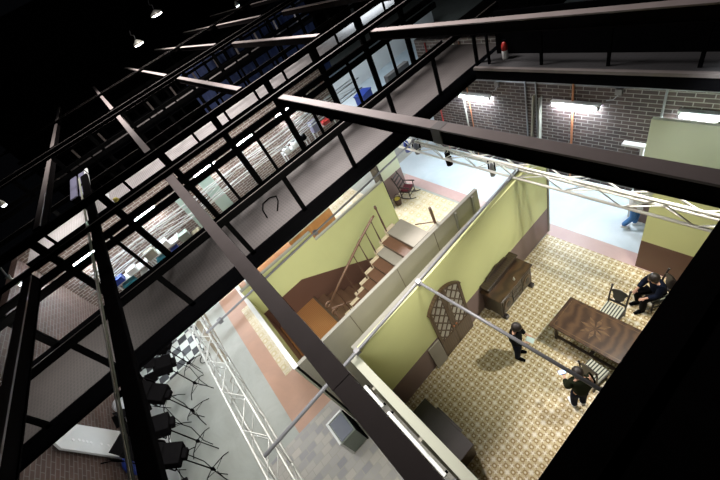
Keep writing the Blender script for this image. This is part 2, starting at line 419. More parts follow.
XA, XB = -6.2, 14.5
def girder(y0, y1, z0, z1, label, lattice=False):
    o = MB(); o.box(XA, y0, z1-.03, XB, y1, z1); o.box(XA, (y0+y1)/2-.012, z0, XB, (y0+y1)/2+.012, z1-.03)
    o.box(XA, y0, z0, XB, y1, z0+.025)
    t = thing('steel_girder', label, 'girder', (0,0,0), 0, 'long girders of the overhead grid')
    o.build('web', M['rail'], t); MB().box(XA, y0+.02, z1, XB, y0+.05, z1+.006).build('edge_highlight', M['highlight'], t); return t  # thin pale strip paints the highlight along the girder
ORD = ['nearest','second','third']
for k, dy in enumerate((0, 9.25, 18.6)):
    nm = ['the mesh catwalk','the second catwalk','the third catwalk'][k]
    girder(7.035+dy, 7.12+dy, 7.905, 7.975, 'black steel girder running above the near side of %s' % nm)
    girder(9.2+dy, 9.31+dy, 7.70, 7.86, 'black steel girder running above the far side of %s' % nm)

def catwalk(label, loc, fine=True, dk='deck'):
    """deck at z 5.5, Y 7..9.2, open along X"""
    t = thing('catwalk', label, 'catwalk', loc, 0, 'hanging catwalks')
    x1 = 9.4 if fine else XB
    MB().box(XA,0,-.03,x1,2.2,0).build('deck', M[dk], t)
    MB().box(XA,-.03,-.34,x1,0,.03).box(XA,-.12,-.34,x1,-.03,-.31).build('stringer', M['black'], t)
    MB().box(XA,2.2,-.34,x1,2.23,.17).build('stringer', M['black'], t)
    o = MB()
    for i in range(12):
        x = -5.6+1.65*i
        if x < x1: o.box(x-.03,0,-.30,x+.03,2.2,-.03)
    o.build('joist', M['black'], t)
    hr = MB().box(XA,-.05,.97,x1,.02,1.12).build('handrail', M['rail'], t); MB().box(XA,-.012,1.12,x1,.002,1.126).build('edge_highlight', M['highlight'], hr)  # thin pale strip paints the highlight along the near handrail
    MB().box(XA,2.17,1.41,x1,2.25,1.57).build('handrail', M['rail'], t)
    MB().box(XA,2.17,1.18,x1,2.25,1.345).build('handrail', M['rail'], t)
    if fine:
        for x in [-4.95,-3.45,-1.6,.07,1.64,3.34,5.0,6.68,8.3]:
            MB().box(x-.055,-.03,-.05,x+.055,.02,1.08).build('baluster', M['rail'], t)
    else:
        for i in range(12):
            x = -5+1.65*i; MB().box(x-.055,-.03,-.05,x+.055,.02,1.08).build('baluster', M['rail' if dk != 'deck' else 'steel_lit'], t)  # third catwalk's balusters pale: light on them is put into the colour
    for x in [-4.7,-3.12,-1.52,.05,1.53,3.18,4.8,6.4,8.0]+([] if fine else [9.6,11.2,12.8]):
        MB().box(x-.08,2.2,-.2,x+.08,2.29,2.21).build('hanger', M['rail'], t)
    for x in [-2.05,.25+.55,2.15,3.95,5.6,7.2]+([] if fine else [8.8,10.4]):
        MB().box(x-.04,2.19,-.05,x+.04,2.25,1.5).build('baluster', M['rail'], t)
    return t
catwalk('near mesh-floored hanging catwalk with black rails crossing the middle of the photo', (0,7,5.5))
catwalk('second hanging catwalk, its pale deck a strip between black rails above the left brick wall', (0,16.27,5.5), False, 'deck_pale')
catwalk('third hanging catwalk, far at the upper left in the dark', (0,25.75,5.5), False)
# loose cable on the deck
o = MB().tube([(.9,7.75,5.52),(.98,8.2,5.52),(1.12,8.45,5.52),(1.35,8.45,5.53),(1.5,8.3,5.53),(1.42,8.05,5.52),(1.2,7.7,5.52)], .017, 6).build('loose_cable', M['black'], None, True)
tag(o, 'short loop of black cable lying on the mesh deck of the near catwalk', 'cable')

# cable duct across, with conduits
t = thing('cable_duct', 'long black cable duct with pale conduits along its left side, at the lower left', 'duct', (-1.84,1,7.35), .022)
MB().box(-.13,0,-.08,.075,13,0).build('duct', M['rubber'], t, bevel=.01)
MB().tube([(-.165,0,.0),(-.165,13,.0)], .012, 8).build('conduit', M['palegreen'], t, True)
MB().tube([(-.21,0,-.02),(-.21,13,-.02)], .011, 8).build('conduit', M['alu'], t, True)
for k in range(7):
    MB().box(-.235,.8+k*1.9,-.07,.08,.86+k*1.9,-.03).build('clamp', M['rail'], t)

# own platform (dark, lower right)
t = thing('viewing_platform', 'dark rubber-decked platform filling the lower right corner of the photo', 'platform', (0,0,7.9))
MB().box(-8,.14,-.3,13,.23,.0).build('edge_girder', M['rubber'], t)
MB().box(-8,-2.6,-.06,13,.14,.02).build('deck', M['rubber'], t)
MB().box(-8,.06,.02,13,.11,.06).build('kerb', M['rubber'], t)

# gallery along the far wall
t = thing('gallery', 'dark gallery walkway running along the top of the far brick wall', 'gallery', (8.03,0,5.5))
MB().box(0,-6,-.06,2.47,6.85,0).build('deck', M['gallerydeck'], t)
MB().box(-.04,-6,-.30,0,6.85,.04).build('fascia', M['black'], t)
MB().box(-.10,-6,-.02,-.0,6.85,.05).build('edge_angle', M['highlight'], t)
MB().box(.78,-6,0,.84,6.7,1.1).build('screen', M['black'], t)
for y in (6.55,5.05,3.55,2.0,.5,-1.0): MB().box(.2,y-.03,0,.25,y+.03,1.0).build('baluster', M['black'], t)
MB().box(.19,-6,1.0,.26,6.7,1.05).build('handrail', M['black'], t)
t = thing('fire_extinguisher', 'small red and white fire extinguisher standing on the gallery corner', 'fire extinguisher', (8.55,6.25,5.5))
MB().lathe([(.075,0),(.08,.03),(.08,.22),(.078,.23)]).build('cylinder', M['white'], t, True)
MB().lathe([(.08,.23),(.08,.36),(.05,.43),(.025,.45)]).build('neck', M['red'], t, True)
MB().box(-.02,-.07,.45,.02,.06,.50).build('valve', M['black'], t)
# deck of the crossing behind, upper right
t = thing('bridge_deck', 'grey deck of a crossing bridge behind the upper steel beam at top right', 'catwalk', (10.5,6.9,5.5))
MB().box(0,0,-.06,6,3.2,0).build('deck', M['deck'], t)
MB().box(0,-.03,-.3,6,0,.12).build('stringer', M['black'], t)
for x in (.2,1.8,3.4): MB().box(x-.03,-.02,0,x+.03,.03,1.1).build('baluster', M['rail'], t)

# flood bulbs and dots of light in the dark
def flood(loc, label, m='bulb', r=.2):
    t = thing('flood_lamp', label, 'lamp', loc)
    MB().lathe([(r*.6,0),(r,.05),(r*.95,.12),(r*.5,.22),(.06,.3)]).build('reflector', M['alu'], t, True)
    MB().lathe([(r*.3,-.04),(r*.8,-.02),(r*.85,.02)]).build('bulb', M[m], t, True)
    MB().tube([(0,0,.3),(.1,0,.55),(-.05,.05,.62),(.06,.03,.85)], .02, 6).build('bracket', M['alu2'], t)
    return t
flood((6.05,30,9.65), 'larger bright flood lamp hanging in the dark at upper left', 'bulb', .42)
flood((3.9,30,8.8), 'smaller bright flood lamp hanging in the dark below the larger one', 'bulb', .34)
flood((-4.4,14.5,7.75), 'tiny light glinting in the dark at the far left edge', 'dimbulb', .09)
flood((11.0,29,7.9), 'small lamp glinting at the top edge right of the two flood lamps', 'dimbulb', .16)
flood((-4.2,9.9,7.0), 'small lamp glinting in the dark left of the leftmost near beam', 'dimbulb', .05)
# lilac panels hung under the left beams
t = thing('hanging_panel', 'pair of pale lilac boards hanging beside the black cable duct, upper left', 'panel', (-2.75,16.6,6.7), 0)
MB().box(-.45,-1.6,0,-.2,1.2,.04).build('board', M['lilac'], t); MB().box(-.1,-1.9,0,.12,1.2,.04).build('board', M['lilac'], t)
MB().box(.16,-2.6,0,.3,1.3,.05).build('edge_strip', M['white'], t)
MB().box(-.46,-.1,-.03,.31,0,0).build('crossbar', M['rail'], t)
t = thing('conduit_drop', 'white vertical conduit with a lamp holder beside the hanging lilac boards', 'conduit', (-2.05,14.0,6.6))
MB().box(-.05,-1.6,0,.05,.4,.06).build('channel', M['white'], t); MB().lathe([(.05,-.12),(.09,-.1),(.06,.0)], c=(.18,-1.3,0)).build('lamp_holder', M['yellow'], t, True)
MB().tube([(0,.2,.05),(0,.2,1.35)], .015, 6).build('hanger', M['rail'], t)

# blue drapes far behind
def drape(x0, x1, y, z1, label):
    o = MB(); n = int((x1-x0)/.12); pts = []
    for i in range(n+1):
        x = x0+(x1-x0)*i/n; pts.append((x, y+.13*math.sin(i*1.15)))
    back = [(p[0], p[1]+.04) for p in pts[::-1]]
    A=[o.bm.verts.new((*p,0)) for p in pts]; B=[o.bm.verts.new((*p,z1)) for p in pts]
    A2=[o.bm.verts.new((p[0],p[1]+.04,0)) for p in pts]; B2=[o.bm.verts.new((p[0],p[1]+.04,z1)) for p in pts]
    for i in range(n):
        o._f([A[i],A[i+1],B[i+1],B[i]]); o._f([A2[i+1],A2[i],B2[i],B2[i+1]]); o._f([B[i],B[i+1],B2[i+1],B2[i]])
    d = o.build('curtain', M['bluecloth'], None, True); tag(d, label, 'curtain', 'dark blue drapes far behind the catwalks')
for i, lab in enumerate(['dark blue drape farthest left behind the upper catwalks','dark blue drape in the middle behind the upper catwalks','dark blue drape on the right, nearest the top edge']):
    drape(5+i*4.1, 8.9+i*4.1, 31, 6.2, lab)

# ------------------------------------------------------------------ stage set walls
def wallA(name, label, x0, x1, yf, th, z1, dado, mats, rot=0, extra=None):
    """wall along X with its painted face at local y=0 (facing -Y)"""
    t = thing(name, label, 'set wall', (x0, yf, 0), rot)
    L = x1-x0
    MB().box(0,0,dado if dado else 0,L,th,z1).build('panel', M[mats[0]], t)
    if dado: MB().box(0,-.004,0,L,th,dado).build('dado', M[mats[1]], t)
    if len(mats) > 2: MB().box(0,-.01,z1,L,th+.01,z1+.03).build('cap', M[mats[2]], t)
    return t
def wallB(name, label, xf, y0, y1, th, z1, dado, mats):
    """wall along Y, painted face towards -X at x = xf"""
    t = thing(name, label, 'set wall', (xf, y0, 0))
    MB().box(0,0,dado if dado else 0,th,y1-y0,z1).build('panel', M[mats[0]], t)
    if dado: MB().box(-.004,0,0,th,y1-y0,dado).build('dado', M[mats[1]], t)
    if len(mats) > 2: MB().box(-.01,0,z1,th+.01,y1-y0,z1+.03).build('cap', M[mats[2]], t)
    return t
# dining room: long wall, end wall, front wall
ROT = math.atan2(.22, 7.55)
t = wallA('set_wall', 'long yellow-green set wall with a mauve dado beside the sideboard and double door', .24, 7.80, 4.45, .12, 3.45, 1.13, ('green','mauve'), ROT)
MB().box(0,.12,3.38,7.4,.24,3.45).build('top_ledge', M['timber2'], t)
MB().box(7.5,-.03,0,7.58,.16,3.45).build('end_post', M['timber'], t)
for x in (.4,2.0,3.6,5.2): MB().box(x,.12,0,x+.06,.2,3.38).build('stud', M['timber'], t)
t = wallB('set_wall', 'yellow-green set wall with brown dado right of the opening, behind the seated person', 7.65, -3.5, 2.06, .12, 3.45, 1.13, ('green','brown'))
t = wallB('set_wall', 'pale cream-capped front set wall running along the dark chest', .03, -3.5, 4.44, .17, 3.42, 0, ('palegreen','palegreen','cream'))
MB().box(.19,0,0,.205,7.94,1.13).build('dado', M['mauve'], t)
for y in (0.6,1.9,3.2,4.5,5.8,7.1): MB().box(-.07,y,0,0,y+.06,3.4).build('stud', M['timber'], t)
t = wallB('set_wall', 'pale green flat standing before the rightmost tube on the brick wall', 9.3, -1.5, 2.9, .1, 3.6, .9, ('palegreen','mauve'))
MB().box(.1,3.2,0,.9,3.26,3.4).build('brace', M['timber'], t)
o = MB().box(9.28,2.92,2.70,9.45,3.46,2.76); o.box(9.36,2.95,0,9.44,3.03,2.70); o = o.build('white_rostrum', M['white']); tag(o, 'white ledge end showing left of the pale green flat', 'ledge')

# stair block
t = wallA('set_wall', 'grey unpainted back of the set wall between the staircase and the dining room', -.95, 5.55, 5.31, .09, 3.5, 0, ('timber','timber'))
MB().box(0,-.002,3.5,6.5,.092,3.51).build('cap', M['timber2'], t)
for x in (1.66,3.3,4.7): MB().box(x,-.008,0,x+.012,0,3.49).build('seam', M['riser'], t)
for x in (5.5,6.2): MB().box(x,-.06,0,x+.06,0,3.47).build('stud', M['timber2'], t)

t = wallB('set_wall', 'low green set wall with white cap and tile skirting on the left of the staircase', -1.0, 5.31, 9.4, .10, 3.5, 0, ('cream','cream','white'))
MB().box(.10,0,2.75,.105,4.09,3.5).build('inner_paint', M['green'], t)
MB().box(.10,0,0,.106,4.09,2.75).build('inner_dado', M['brown'], t)
t = wallA('set_wall', 'green stair wall, lower right section with cream cap beside the hall', 1.70, 4.62, 8.33, .10, 3.5, 0, ('green','brown','cream'))
# dado follows the falling lower flight
MB().prism([(0,0),(2.92,0),(2.92,1.13),(1.45,1.13),(0,2.05)], 1, -.006, .05).build('dado', M['brown'], t)
MB().box(2.9,-.02,0,2.94,.12,3.5).build('end_post', M['green'], t)
t = wallA('set_wall', 'green stair wall, taller left section with cream cap above the landing', -.90, 1.70, 8.33, .10, 3.86, 0, ('green','brown','cream'))
MB().prism([(0,0),(2.6,0),(2.6,2.05),(1.52,2.72),(0,2.72)], 1, -.006, .05).build('dado', M['brown'], t)
# room behind the stair wall
t = wallA('set_wall', 'orange-brown wall of the small room behind the staircase', 1.2, 3.1, 9.9, .1, 3.0, 0, ('orangewall','orangewall','cream'))
# hall wall
t = wallA('set_wall', 'cream hall wall with mauve dado behind the rocking chair', 6.1, 7.45, 11.3, .12, 3.5, 1.13, ('palegreen','mauve','cream'))
t = thing('door_leaf', 'dark brown door at the left of the hall wall', 'door', (5.98,10.75,0))
MB().box(0,0,0,.07,.62,2.4).build('panel', M['blackwood'], t, bevel=.006)
MB().box(-.015,.08,.2,0,.54,1.0).box(-.015,.08,1.15,0,.54,2.2).build('moulding', M['darkwood'], t)
MB().sphere((-.05,.08,1.05), .03).build('knob', M['alu2'], t, True)

# double lattice door
t = thing('lattice_door', 'arched double door with diagonal lattice panes on the green dining wall', 'door', (2.16,4.475,0), ROT)
zs = lambda x: 2.30 + .42*math.sin(PI*(x/1.25))**.8
def leaf(a, b):
    fr = MB(); n = 8
    xs = [a+(b-a)*i/n for i in range(n+1)]
    fr.box(a,-.06,0,a+.09,0,zs(a+.045)); fr.box(b-.09,-.06,0,b,0,zs(b-.045)); fr.box(a,-.06,0,b,0,.16); fr.box(a,-.055,.16,b,-.01,.72); fr.box(a,-.065,.72,b,0,.82)
    for i in range(n): fr.bar((xs[i],-.03,zs(xs[i])),(xs[i+1],-.03,zs(xs[i+1])), .06, .09, (0,1,0))
    f = fr.build('leaf', M['doorwood'], t)
    g = MB(); g.prism([(a+.08,.82)]+[(b-.08,.82)]+[(x,zs(x)-.03) for x in xs[::-1] if a+.05<x<b-.05], 1, -.03, -.02); g.build('pane', M['lattice'], f)
    la = MB(); st = .2
    w = b-a-.18; x0 = a+.09
    for k in range(-4, 14):
        for s in (1,-1):
            # clip a 60 degree bar to the pane
            z0 = .82+k*.40; pts = []
            for i in range(25):
                x = x0+w*i/24; z = z0 + s*(x-x0)*1.5 + (0 if s > 0 else w*1.5)
                if .82 <= z <= zs(x)-.04: pts.append((x,-.04,z))
            if len(pts) > 1: la.bar(pts[0], pts[-1], .036, .02, (0,1,0))
    la.build('lattice', M['doorwood'], f)
    MB().sphere((b-.05 if a < .1 else a+.05,-.09,1.05), .028).build('knob', M['copper'], f, True)
leaf(.0,.62); leaf(.63,1.25)
o = MB().bar((1.93,4.40,0),(1.93,4.455,1.10), .43, .03, (0,1,.05)).build('grey_board', M['greyboard']); tag(o, 'grey board leaning on the mauve dado left of the lattice door', 'board')

# ------------------------------------------------------------------ staircase
t = thing('staircase', 'dog-leg set staircase with wooden landing and turned balusters', 'staircase', (0,0,0))
Z0, SL = 1.8, .6
n2 = 10; run = .285; rise = .172
MB().box(-.88,5.41,1.66,.55,8.32,1.8).build('landing', M['parquet'], t)
MB().box(.52,6.56,1.5,.58,8.32,1.815).build('landing_edge', M['riser'], t)
for i in range(n2):
    x = .55+run*i; z = Z0+rise*(i+1)
    last = i == n2-1
    MB().box(x-.02,5.41,z-.035,x+run+(.28 if last else 0),6.48,z).build('tread', M['tread'] if i in (9,7) else M['handrail'], t)
    MB().box(x,5.41,z-rise,x+.02,6.48,z-.035).build('riser', M['riser'], t)
    MB().box(x-.03,6.46,z-.12,x+run+.02,6.58,z+.012).build('step_end', M['nosing'], t)
so = MB(); so.prism([(.55,Z0-.15),(.55,Z0+.05),(.55+run*n2,Z0+rise*n2-.12),(.55+run*n2,Z0+rise*n2-.4)], 1, 6.44, 6.5); so.prism([(.55,Z0-.15),(.55,Z0+.05),(.55+run*n2,Z0+rise*n2-.12),(.55+run*n2,Z0+rise*n2-.4)], 1, 5.41, 5.46)
so.build('stringer', M['riser'], t)
MB().box(3.25,5.45,0,3.35,5.55,3.3).box(3.25,6.38,0,3.35,6.48,3.3).build('post', M['timber'], t)
# lower flight along the green wall
for i in range(9):
    x = .58+run*i; z = Z0-.19*(i+1)
    MB().box(x,6.62,z-.04,x+run+.02,8.3,z).build('tread', M['handrail'], t)
    MB().box(x-.01,6.62,z,x+.01,8.3,z+.16).build('riser', M['riser'], t)
lr = MB(); lr.tube([(.62,6.66,2.62),(1.5,6.66,2.08),(3.3,6.66,.95)], .028, 8); lr.build('lower_handrail', M['handrail'], t, True)
for i in range(5):
    x = .9+.5*i; z = 1.8-.62*(x-.5); MB().tube([(x,6.66,max(z,.05)),(x,6.66,2.62-.62*(x-.62))], .015, 6).build('lower_baluster', M['baluster'], t, True)
# handrail and balusters of the upper flight
MB().tube([(.70,6.5,3.02),(1.5,6.5,3.50),(2.25,6.5,3.93),(2.9,6.5,4.25),(2.98,6.5,4.27)], [.03,.035,.035,.035,.03], 8).build('handrail', M['handrail'], t, True)
def turned(h): 
    return [(.020,0),(.024,.08),(.012,.12),(.018,.2),(.026,.32*h),(.016,.6*h),(.012,.85*h),(.018,h-.05),(.014,h)]
for x, zb, h in [(1.0,2.05,1.12),(1.46,2.36,1.1),(1.92,2.64,1.08),(2.22,2.83,1.07),(2.54,3.05,1.03),(2.83,3.19,1.03)]:
    MB().lathe([(r,z) for r,z in turned(h)], c=(x,6.5,zb), n=8).build('baluster', M['baluster'], t, True)
MB().lathe([(.026,0),(.034,.1),(.022,.2),(.03,.5),(.02,.9),(.026,1.0),(.042,1.05),(.03,1.12)], c=(3.12,6.5,3.37), n=10).build('newel_post', M['baluster'], t, True)
MB().bar((4.05,5.5,3.0),(4.02,5.5,4.08), .055, .055).build('newel_post', M['handrail'], t)
MB().bar((4.05,5.52,3.52),(3.75,6.0,3.45), .022, .022).build('rail', M['handrail'], t)
MB().box(3.4,5.41,3.2,4.12,5.5,3.5).build('bearer', M['timber'], t)
sc = MB()
for cx, cz in ((.62,2.62),(.60,3.0)):
    pts = [(cx+.11*math.cos(a)*(1-a/9), 6.5, cz+.11*math.sin(a)*(1-a/9)) for a in [k*.5 for k in range(13)]]
    sc.tube(pts, .028, 6)
sc.tube([(.62,6.5,1.8),(.62,6.5,2.55)], .03, 6)
sc.build('scroll_newel', M['handrail'], t, True)

# ------------------------------------------------------------------ trusses and pipes
def truss(label, loc, rz, L, w, h, m='alu', r=.036, step=.6):
    t = thing('lighting_truss', label, 'truss', loc, rz, 'aluminium lighting trusses')
    P = [(0,0),(w,0),(0,h),(w,h)]           # local x = across, z = up, y = along
    for px, pz in P:
        MB().tube([(px,0,pz),(px,L,pz)], r, 8).build('chord', M[m], t, True)
    la = MB(); n = int(L/step)
    for i in range(n):
        y0, y1 = i*L/n, (i+1)*L/n
        if i % 2: y0, y1 = y1, y0
        la.tube([(0,y0,0),(0,y1,h)], r*.42, 6); la.tube([(w,y0,0),(w,y1,h)], r*.42, 6)
        la.tube([(0,y0,h),(w,y1,h)], r*.5, 6); la.tube([(0,y0,0),(w,y1,0)], r*.5, 6)
    la.build('lacing', M[m], t, True)
    return t
truss('aluminium lighting truss crossing above the hall in front of the brick wall', (6.32,-4,3.50), 0, 13.6, .32, .41, 'alu')
truss('aluminium lighting truss over the grey studio floor left of the cobbles', (-2.45,1.5,3.1), .035, 8.6, .40, .36, 'alu2b', .03)
truss('long pale truss in front of the left brick wall, seen between the catwalk rails', (10.5,16.75,2.85), PI/2, 16.6, .45, .55, 'white', .03, 2.4)
def pipe(p, q, label, m='alu2', r=.032, clamps=()):
    t = thing('scaffold_pipe', label, 'pipe', p)
    d = Vector(q)-Vector(p)
    MB().tube([(0,0,0), d], r, 10).build('tube', M[m], t, True)
    for f in clamps:
        c = d*f; MB().box(c.x-.06,c.y-.06,c.z-.07,c.x+.06,c.y+.06,c.z+.05).build('clamp', M['alu2'], t, bevel=.01)
    return t
pipe((-2.35,4.23,3.62),(6.95,4.82,3.52), 'long grey scaffold pipe lying along the top of the dining room wall', 'alu2', .04, (.28,.505,.98))
pipe((-2.17,7.89,3.95),(6.6,8.36,3.90), 'long grey scaffold pipe passing above the green stair wall to the far truss', 'alu2', .032, (.05,.45,.97))
pipe((2.32,4.55,3.62),(2.46,.55,3.62), 'short scaffold pipe crossing over the dining room towards the dark platform', 'alu2', .036, (.02,))
# clutter clamped on the far truss
def lamp_head(label, loc, s, m, rz):
    t = thing('stage_lamp', label, 'lamp', loc, rz)
    MB().lathe([(s*.5,-.18),(s*.55,.05),(s*.4,.2),(s*.2,.26)]).build('housing', M[m], t, True)
    MB().bar((-s*.6,0,0),(-s*.6,0,.36), .03, .03).bar((s*.6,0,0),(s*.6,0,.36), .03, .03).bar((-s*.6,0,.36),(s*.6,0,.36), .03, .03).build('yoke', M['black'], t)
lamp_head('black stage lamp with blue gel hung on the far truss near the middle', (6.48,7.1,3.34), .2, 'black', .3)
lamp_head('small blue-tinted stage lamp hung at the left of the far truss', (6.48,9.0,3.42), .2, 'bluecase', 1)
lamp_head('small dark stage lamp at the left end of the far truss', (6.5,8.5,3.45), .22, 'screen', 2)
lamp_head('small grey stage lamp hung on the far truss behind the wall end', (6.48,5.5,3.38), .14, 'alu2', 2)

# white battens on the outside of the front wall
for y0, y1, lab in [(3.35,3.95,'short white batten fixed outside the pale front wall'),(1.75,3.2,'longer white batten fixed outside the pale front wall')]:
    t = thing('white_batten', lab, 'batten', (-.10,y0,3.12))
    MB().box(-.05,0,0,.02,y1-y0,.06).build('strip', M['white'], t, bevel=.01)
    MB().box(-.02,.02,-.04,.06,.06,.0).box(-.02,y1-y0-.06,-.04,.06,y1-y0-.02,.0).build('bracket', M['black'], t)

# ------------------------------------------------------------------ furniture
def leg_turned(h): return [(.045,0),(.05,.06),(.03,.1),(.055,h*.45),(.03,h*.75),(.05,h-.1),(.05,h)]
t = thing('dining_table', 'long dark wooden dining table with inlaid top in the tiled room', 'table', (4.32,.62,0))
MB().box(0,0,.71,1.06,2.03,.76).build('tabletop', M['tablewood'], t, bevel=.012)
inl = MB()
for k in range(8):
    a = k*PI/4; c = Vector((.53,1.15,.762)); d = Vector((math.cos(a),math.sin(a),0)); n_ = Vector((-d.y,d.x,0))
    inl.prism([(c+d*.04+n_*.0).to_tuple()[:2],(c+d*.18+n_*.05).to_tuple()[:2],(c+d*.34).to_tuple()[:2],(c+d*.18-n_*.05).to_tuple()[:2]], 2, .7585, .7625)
inl.box(.08,.08,.7585,.98,.10,.762).box(.08,1.93,.7585,.98,1.95,.762).box(.08,.08,.7585,.10,1.95,.762).box(.96,.08,.7585,.98,1.95,.762)
inl.build('inlay', M['tableinlay'], t)
MB().box(.08,.08,.60,.98,1.95,.71).build('apron', M['darkwood'], t)
for x in (.13,.93):
    for y in (.14,1.89): MB().lathe(leg_turned(.62), c=(x,y,0), n=10).build('leg', M['darkwood'], t, True)
MB().box(.13,.98,.1,.93,1.06,.16).bar((.13,.14,.13),(.13,1.89,.13), .06, .05).bar((.93,.14,.13),(.93,1.89,.13), .06, .05).build('stretcher', M['darkwood'], t)

def dining_chair(label, loc, rz):
    """faces local -x... seat centre at origin, back at +x"""
    t = thing('dining_chair', label, 'chair', loc, rz, 'dining chairs')
    MB().box(-.22,-.22,.43,.20,.22,.49).build('seat', M['stripe'], t, bevel=.015)
    MB().box(-.23,-.23,.38,.21,.23,.43).build('seat_frame', M['blackwood'], t)
    for y in (-.2,.2):
        MB().lathe([(.022,0),(.028,.1),(.018,.16),(.028,.38)], c=(-.2,y,0), n=8).build('leg', M['blackwood'], t, True)
        MB().tube([(.26,y,0),(.2,y,.42),(.22,y,.8),(.28,y,1.1)], [.022,.025,.022,.02], 8).sphere((.285,y,1.12), .032, 8, 6).build('leg', M['blackwood'], t, True)
    bk = MB()
    bk.prism([(-.20,.96),(-.14,1.04),(0,1.09),(.14,1.04),(.20,.96),(.16,.93),(.13,.85),(.12,.70),(.07,.62),(.05,.58),(-.05,.58),(-.07,.62),(-.12,.70),(-.13,.85),(-.16,.93)], 0, .225, .25)
    bk.box(.205,-.2,.52,.235,.2,.58)
    bk.build('backrest', M['blackwood'], t)
    MB().bar((-.2,-.2,.2),(.22,-.2,.2), .025, .025).bar((-.2,.2,.2),(.22,.2,.2), .025, .025).bar((0,-.2,.2),(0,.2,.2), .025, .025).build('stretcher', M['blackwood'], t)
    return t
dining_chair('black carved-back dining chair with striped seat on the far side of the table', (5.72,1.77,0), 0)
dining_chair('black dining chair on the near side of the table beside the person with a phone', (3.98,1.35,0), PI-.12)
dining_chair('dark chair under the seated person beside the green wall', (6.72,1.22,0), -.6)

# sideboard by the long wall
t = thing('sideboard', 'dark carved wooden sideboard with two octagonal door panels against the mauve dado', 'sideboard', (4.12,3.90,0), ROT)
MB().box(0,0,.14,1.52,.62,.92).build('carcass', M['darkwood'], t, bevel=.01)
MB().box(-.04,-.04,.92,1.56,.66,.97).build('top', M['tablewood'], t, bevel=.01)
MB().box(.05,.40,.97,1.47,.64,1.16).box(.0,.38,1.16,1.52,.66,1.20).build('shelf_back', M['darkwood'], t, bevel=.01)
MB().prism([(.2,1.20),(1.32,1.20),(1.2,1.30),(.95,1.32),(.76,1.40),(.57,1.32),(.32,1.30)], 1, .58, .63).build('crest', M['darkwood'], t)
for x in (.05,1.02):
    d = MB().box(x,-.025,.22,x+.45,0,.86).build('door', M['darkwood'], t, bevel=.008)
    cx, cz = x+.225, .54
    MB().prism([(cx+.19*math.cos(a+PI/8), cz+.24*math.sin(a+PI/8)) for a in [k*PI/4 for k in range(8)]], 1, -.045, -.025).build('panel', M['tableinlay'], d)
    MB().prism([(cx+.10*math.cos(a+PI/8), cz+.13*math.sin(a+PI/8)) for a in [k*PI/4 for k in range(8)]], 1, -.055, -.044).build('centre', M['blackwood'], d)
for z in (.24,.46,.68):
    d = MB().box(.54,-.02,z,.98,0,z+.18).build('drawer', M['darkwood'], t, bevel=.006)
    MB().sphere((.76,-.035,z+.09), .02).build('knob', M['alu2'], d, True)
for x in (.02,1.36):
    for y in (-.10,.48): MB().box(x,y,0,x+.14,y+.2,.14).build('foot', M['blackwood'], t, bevel=.015)
# bottle-like ornament
t = thing('ornament', 'tiny pale ornament standing on the sideboard front edge', 'ornament', (4.95,4.02,.97))
MB().lathe([(.03,0),(.035,.03),(.012,.09),(.016,.12)], n=8).build('body', M['alu'], t, True)

# dark chest by the front wall
t = thing('dark_chest', 'low nearly black wooden chest against the pale front wall, in shadow', 'chest', (.26,2.3,0))
MB().box(0,0,.1,.46,1.45,.84).build('carcass', M['darkwood'], t, bevel=.01)
MB().box(-.02,-.03,.84,.50,1.48,.90).build('top', M['blackwood'], t, bevel=.01)
for y in (.05,.76): 
    d = MB().box(.46,y,.16,.48,y+.64,.80).build('door', M['darkwood'], t, bevel=.006)
    MB().sphere((.50,y+.1,.5), .02).build('knob', M['copper'], d, True)
MB().box(.50,.35,.82,.56,1.1,.88).build('moulding', M['darkwood'], t)
for x in (.04,.38):
    for y in (.05,1.32): MB().box(x,y,0,x+.08,y+.08,.1).build('foot', M['blackwood'], t)

# rocking chair
t = thing('rocking_chair', 'dark ladder-back rocking chair with maroon seat by the hall wall', 'rocking chair', (6.98,10.72,0), -PI/2+.35)
for s in (-1,1):
    y = s*.26
    MB().tube([(-.5+.1*i, y, .03+.35*((i-5)/5)**2*.35) for i in range(11)], .022, 6).build('rocker', M['blackwood'], t, True)
    MB().tube([(.2,y,.04),(.22,y,.4),(.24,y,.66)], .022, 8).build('leg', M['blackwood'], t, True)
    MB().tube([(-.22,y,.05),(-.22,y,.45),(-.27,y,.8),(-.40,y*.95,1.18)], .024, 8).sphere((-.405,y*.95,1.2), .032, 8, 6).build('leg', M['blackwood'], t, True)
    MB().tube([(-.26,y,.68),(0,y,.69),(.3,y*1.08,.68),(.34,y*1.1,.66)], [.02,.028,.034,.02], 8).build('armrest', M['blackwood'], t, True)
MB().box(-.23,-.27,.40,.25,.27,.44).build('seat_frame', M['blackwood'], t)
MB().box(-.20,-.24,.44,.22,.24,.50).build('seat', M['redcloth'], t, bevel=.03)
for z, x in ((.62,-.245),(.80,-.275),(.98,-.335),(1.12,-.38)):
    MB().bar((x,-.25,z),(x,.25,z), .02, .07, (0,0,1)).build('slat', M['blackwood'], t)
MB().bar((.2,-.26,.2),(.2,.26,.2), .025, .025).bar((-.22,-.26,.2),(-.22,.26,.2), .025, .025).build('stretcher', M['blackwood'], t)
# basket
t = thing('basket', 'small dark basket with a yellow cloth in it beside the rocking chair', 'basket', (6.33,10.75,0))
MB().lathe([(.13,0),(.15,.12),(.17,.30),(.18,.34),(.15,.34),(.13,.06)]).build('body', M['wicker'], t, True)
MB().sphere((0,0,.32), .145, 10, 6, (1,1,.5)).build('cloth', M['yellow'], t, True)
MB().tube([(.17*math.cos(a),0,.33+.26*math.sin(a)) for a in [k*PI/10 for k in range(11)]], .014, 6).build('handle', M['wicker'], t, True)

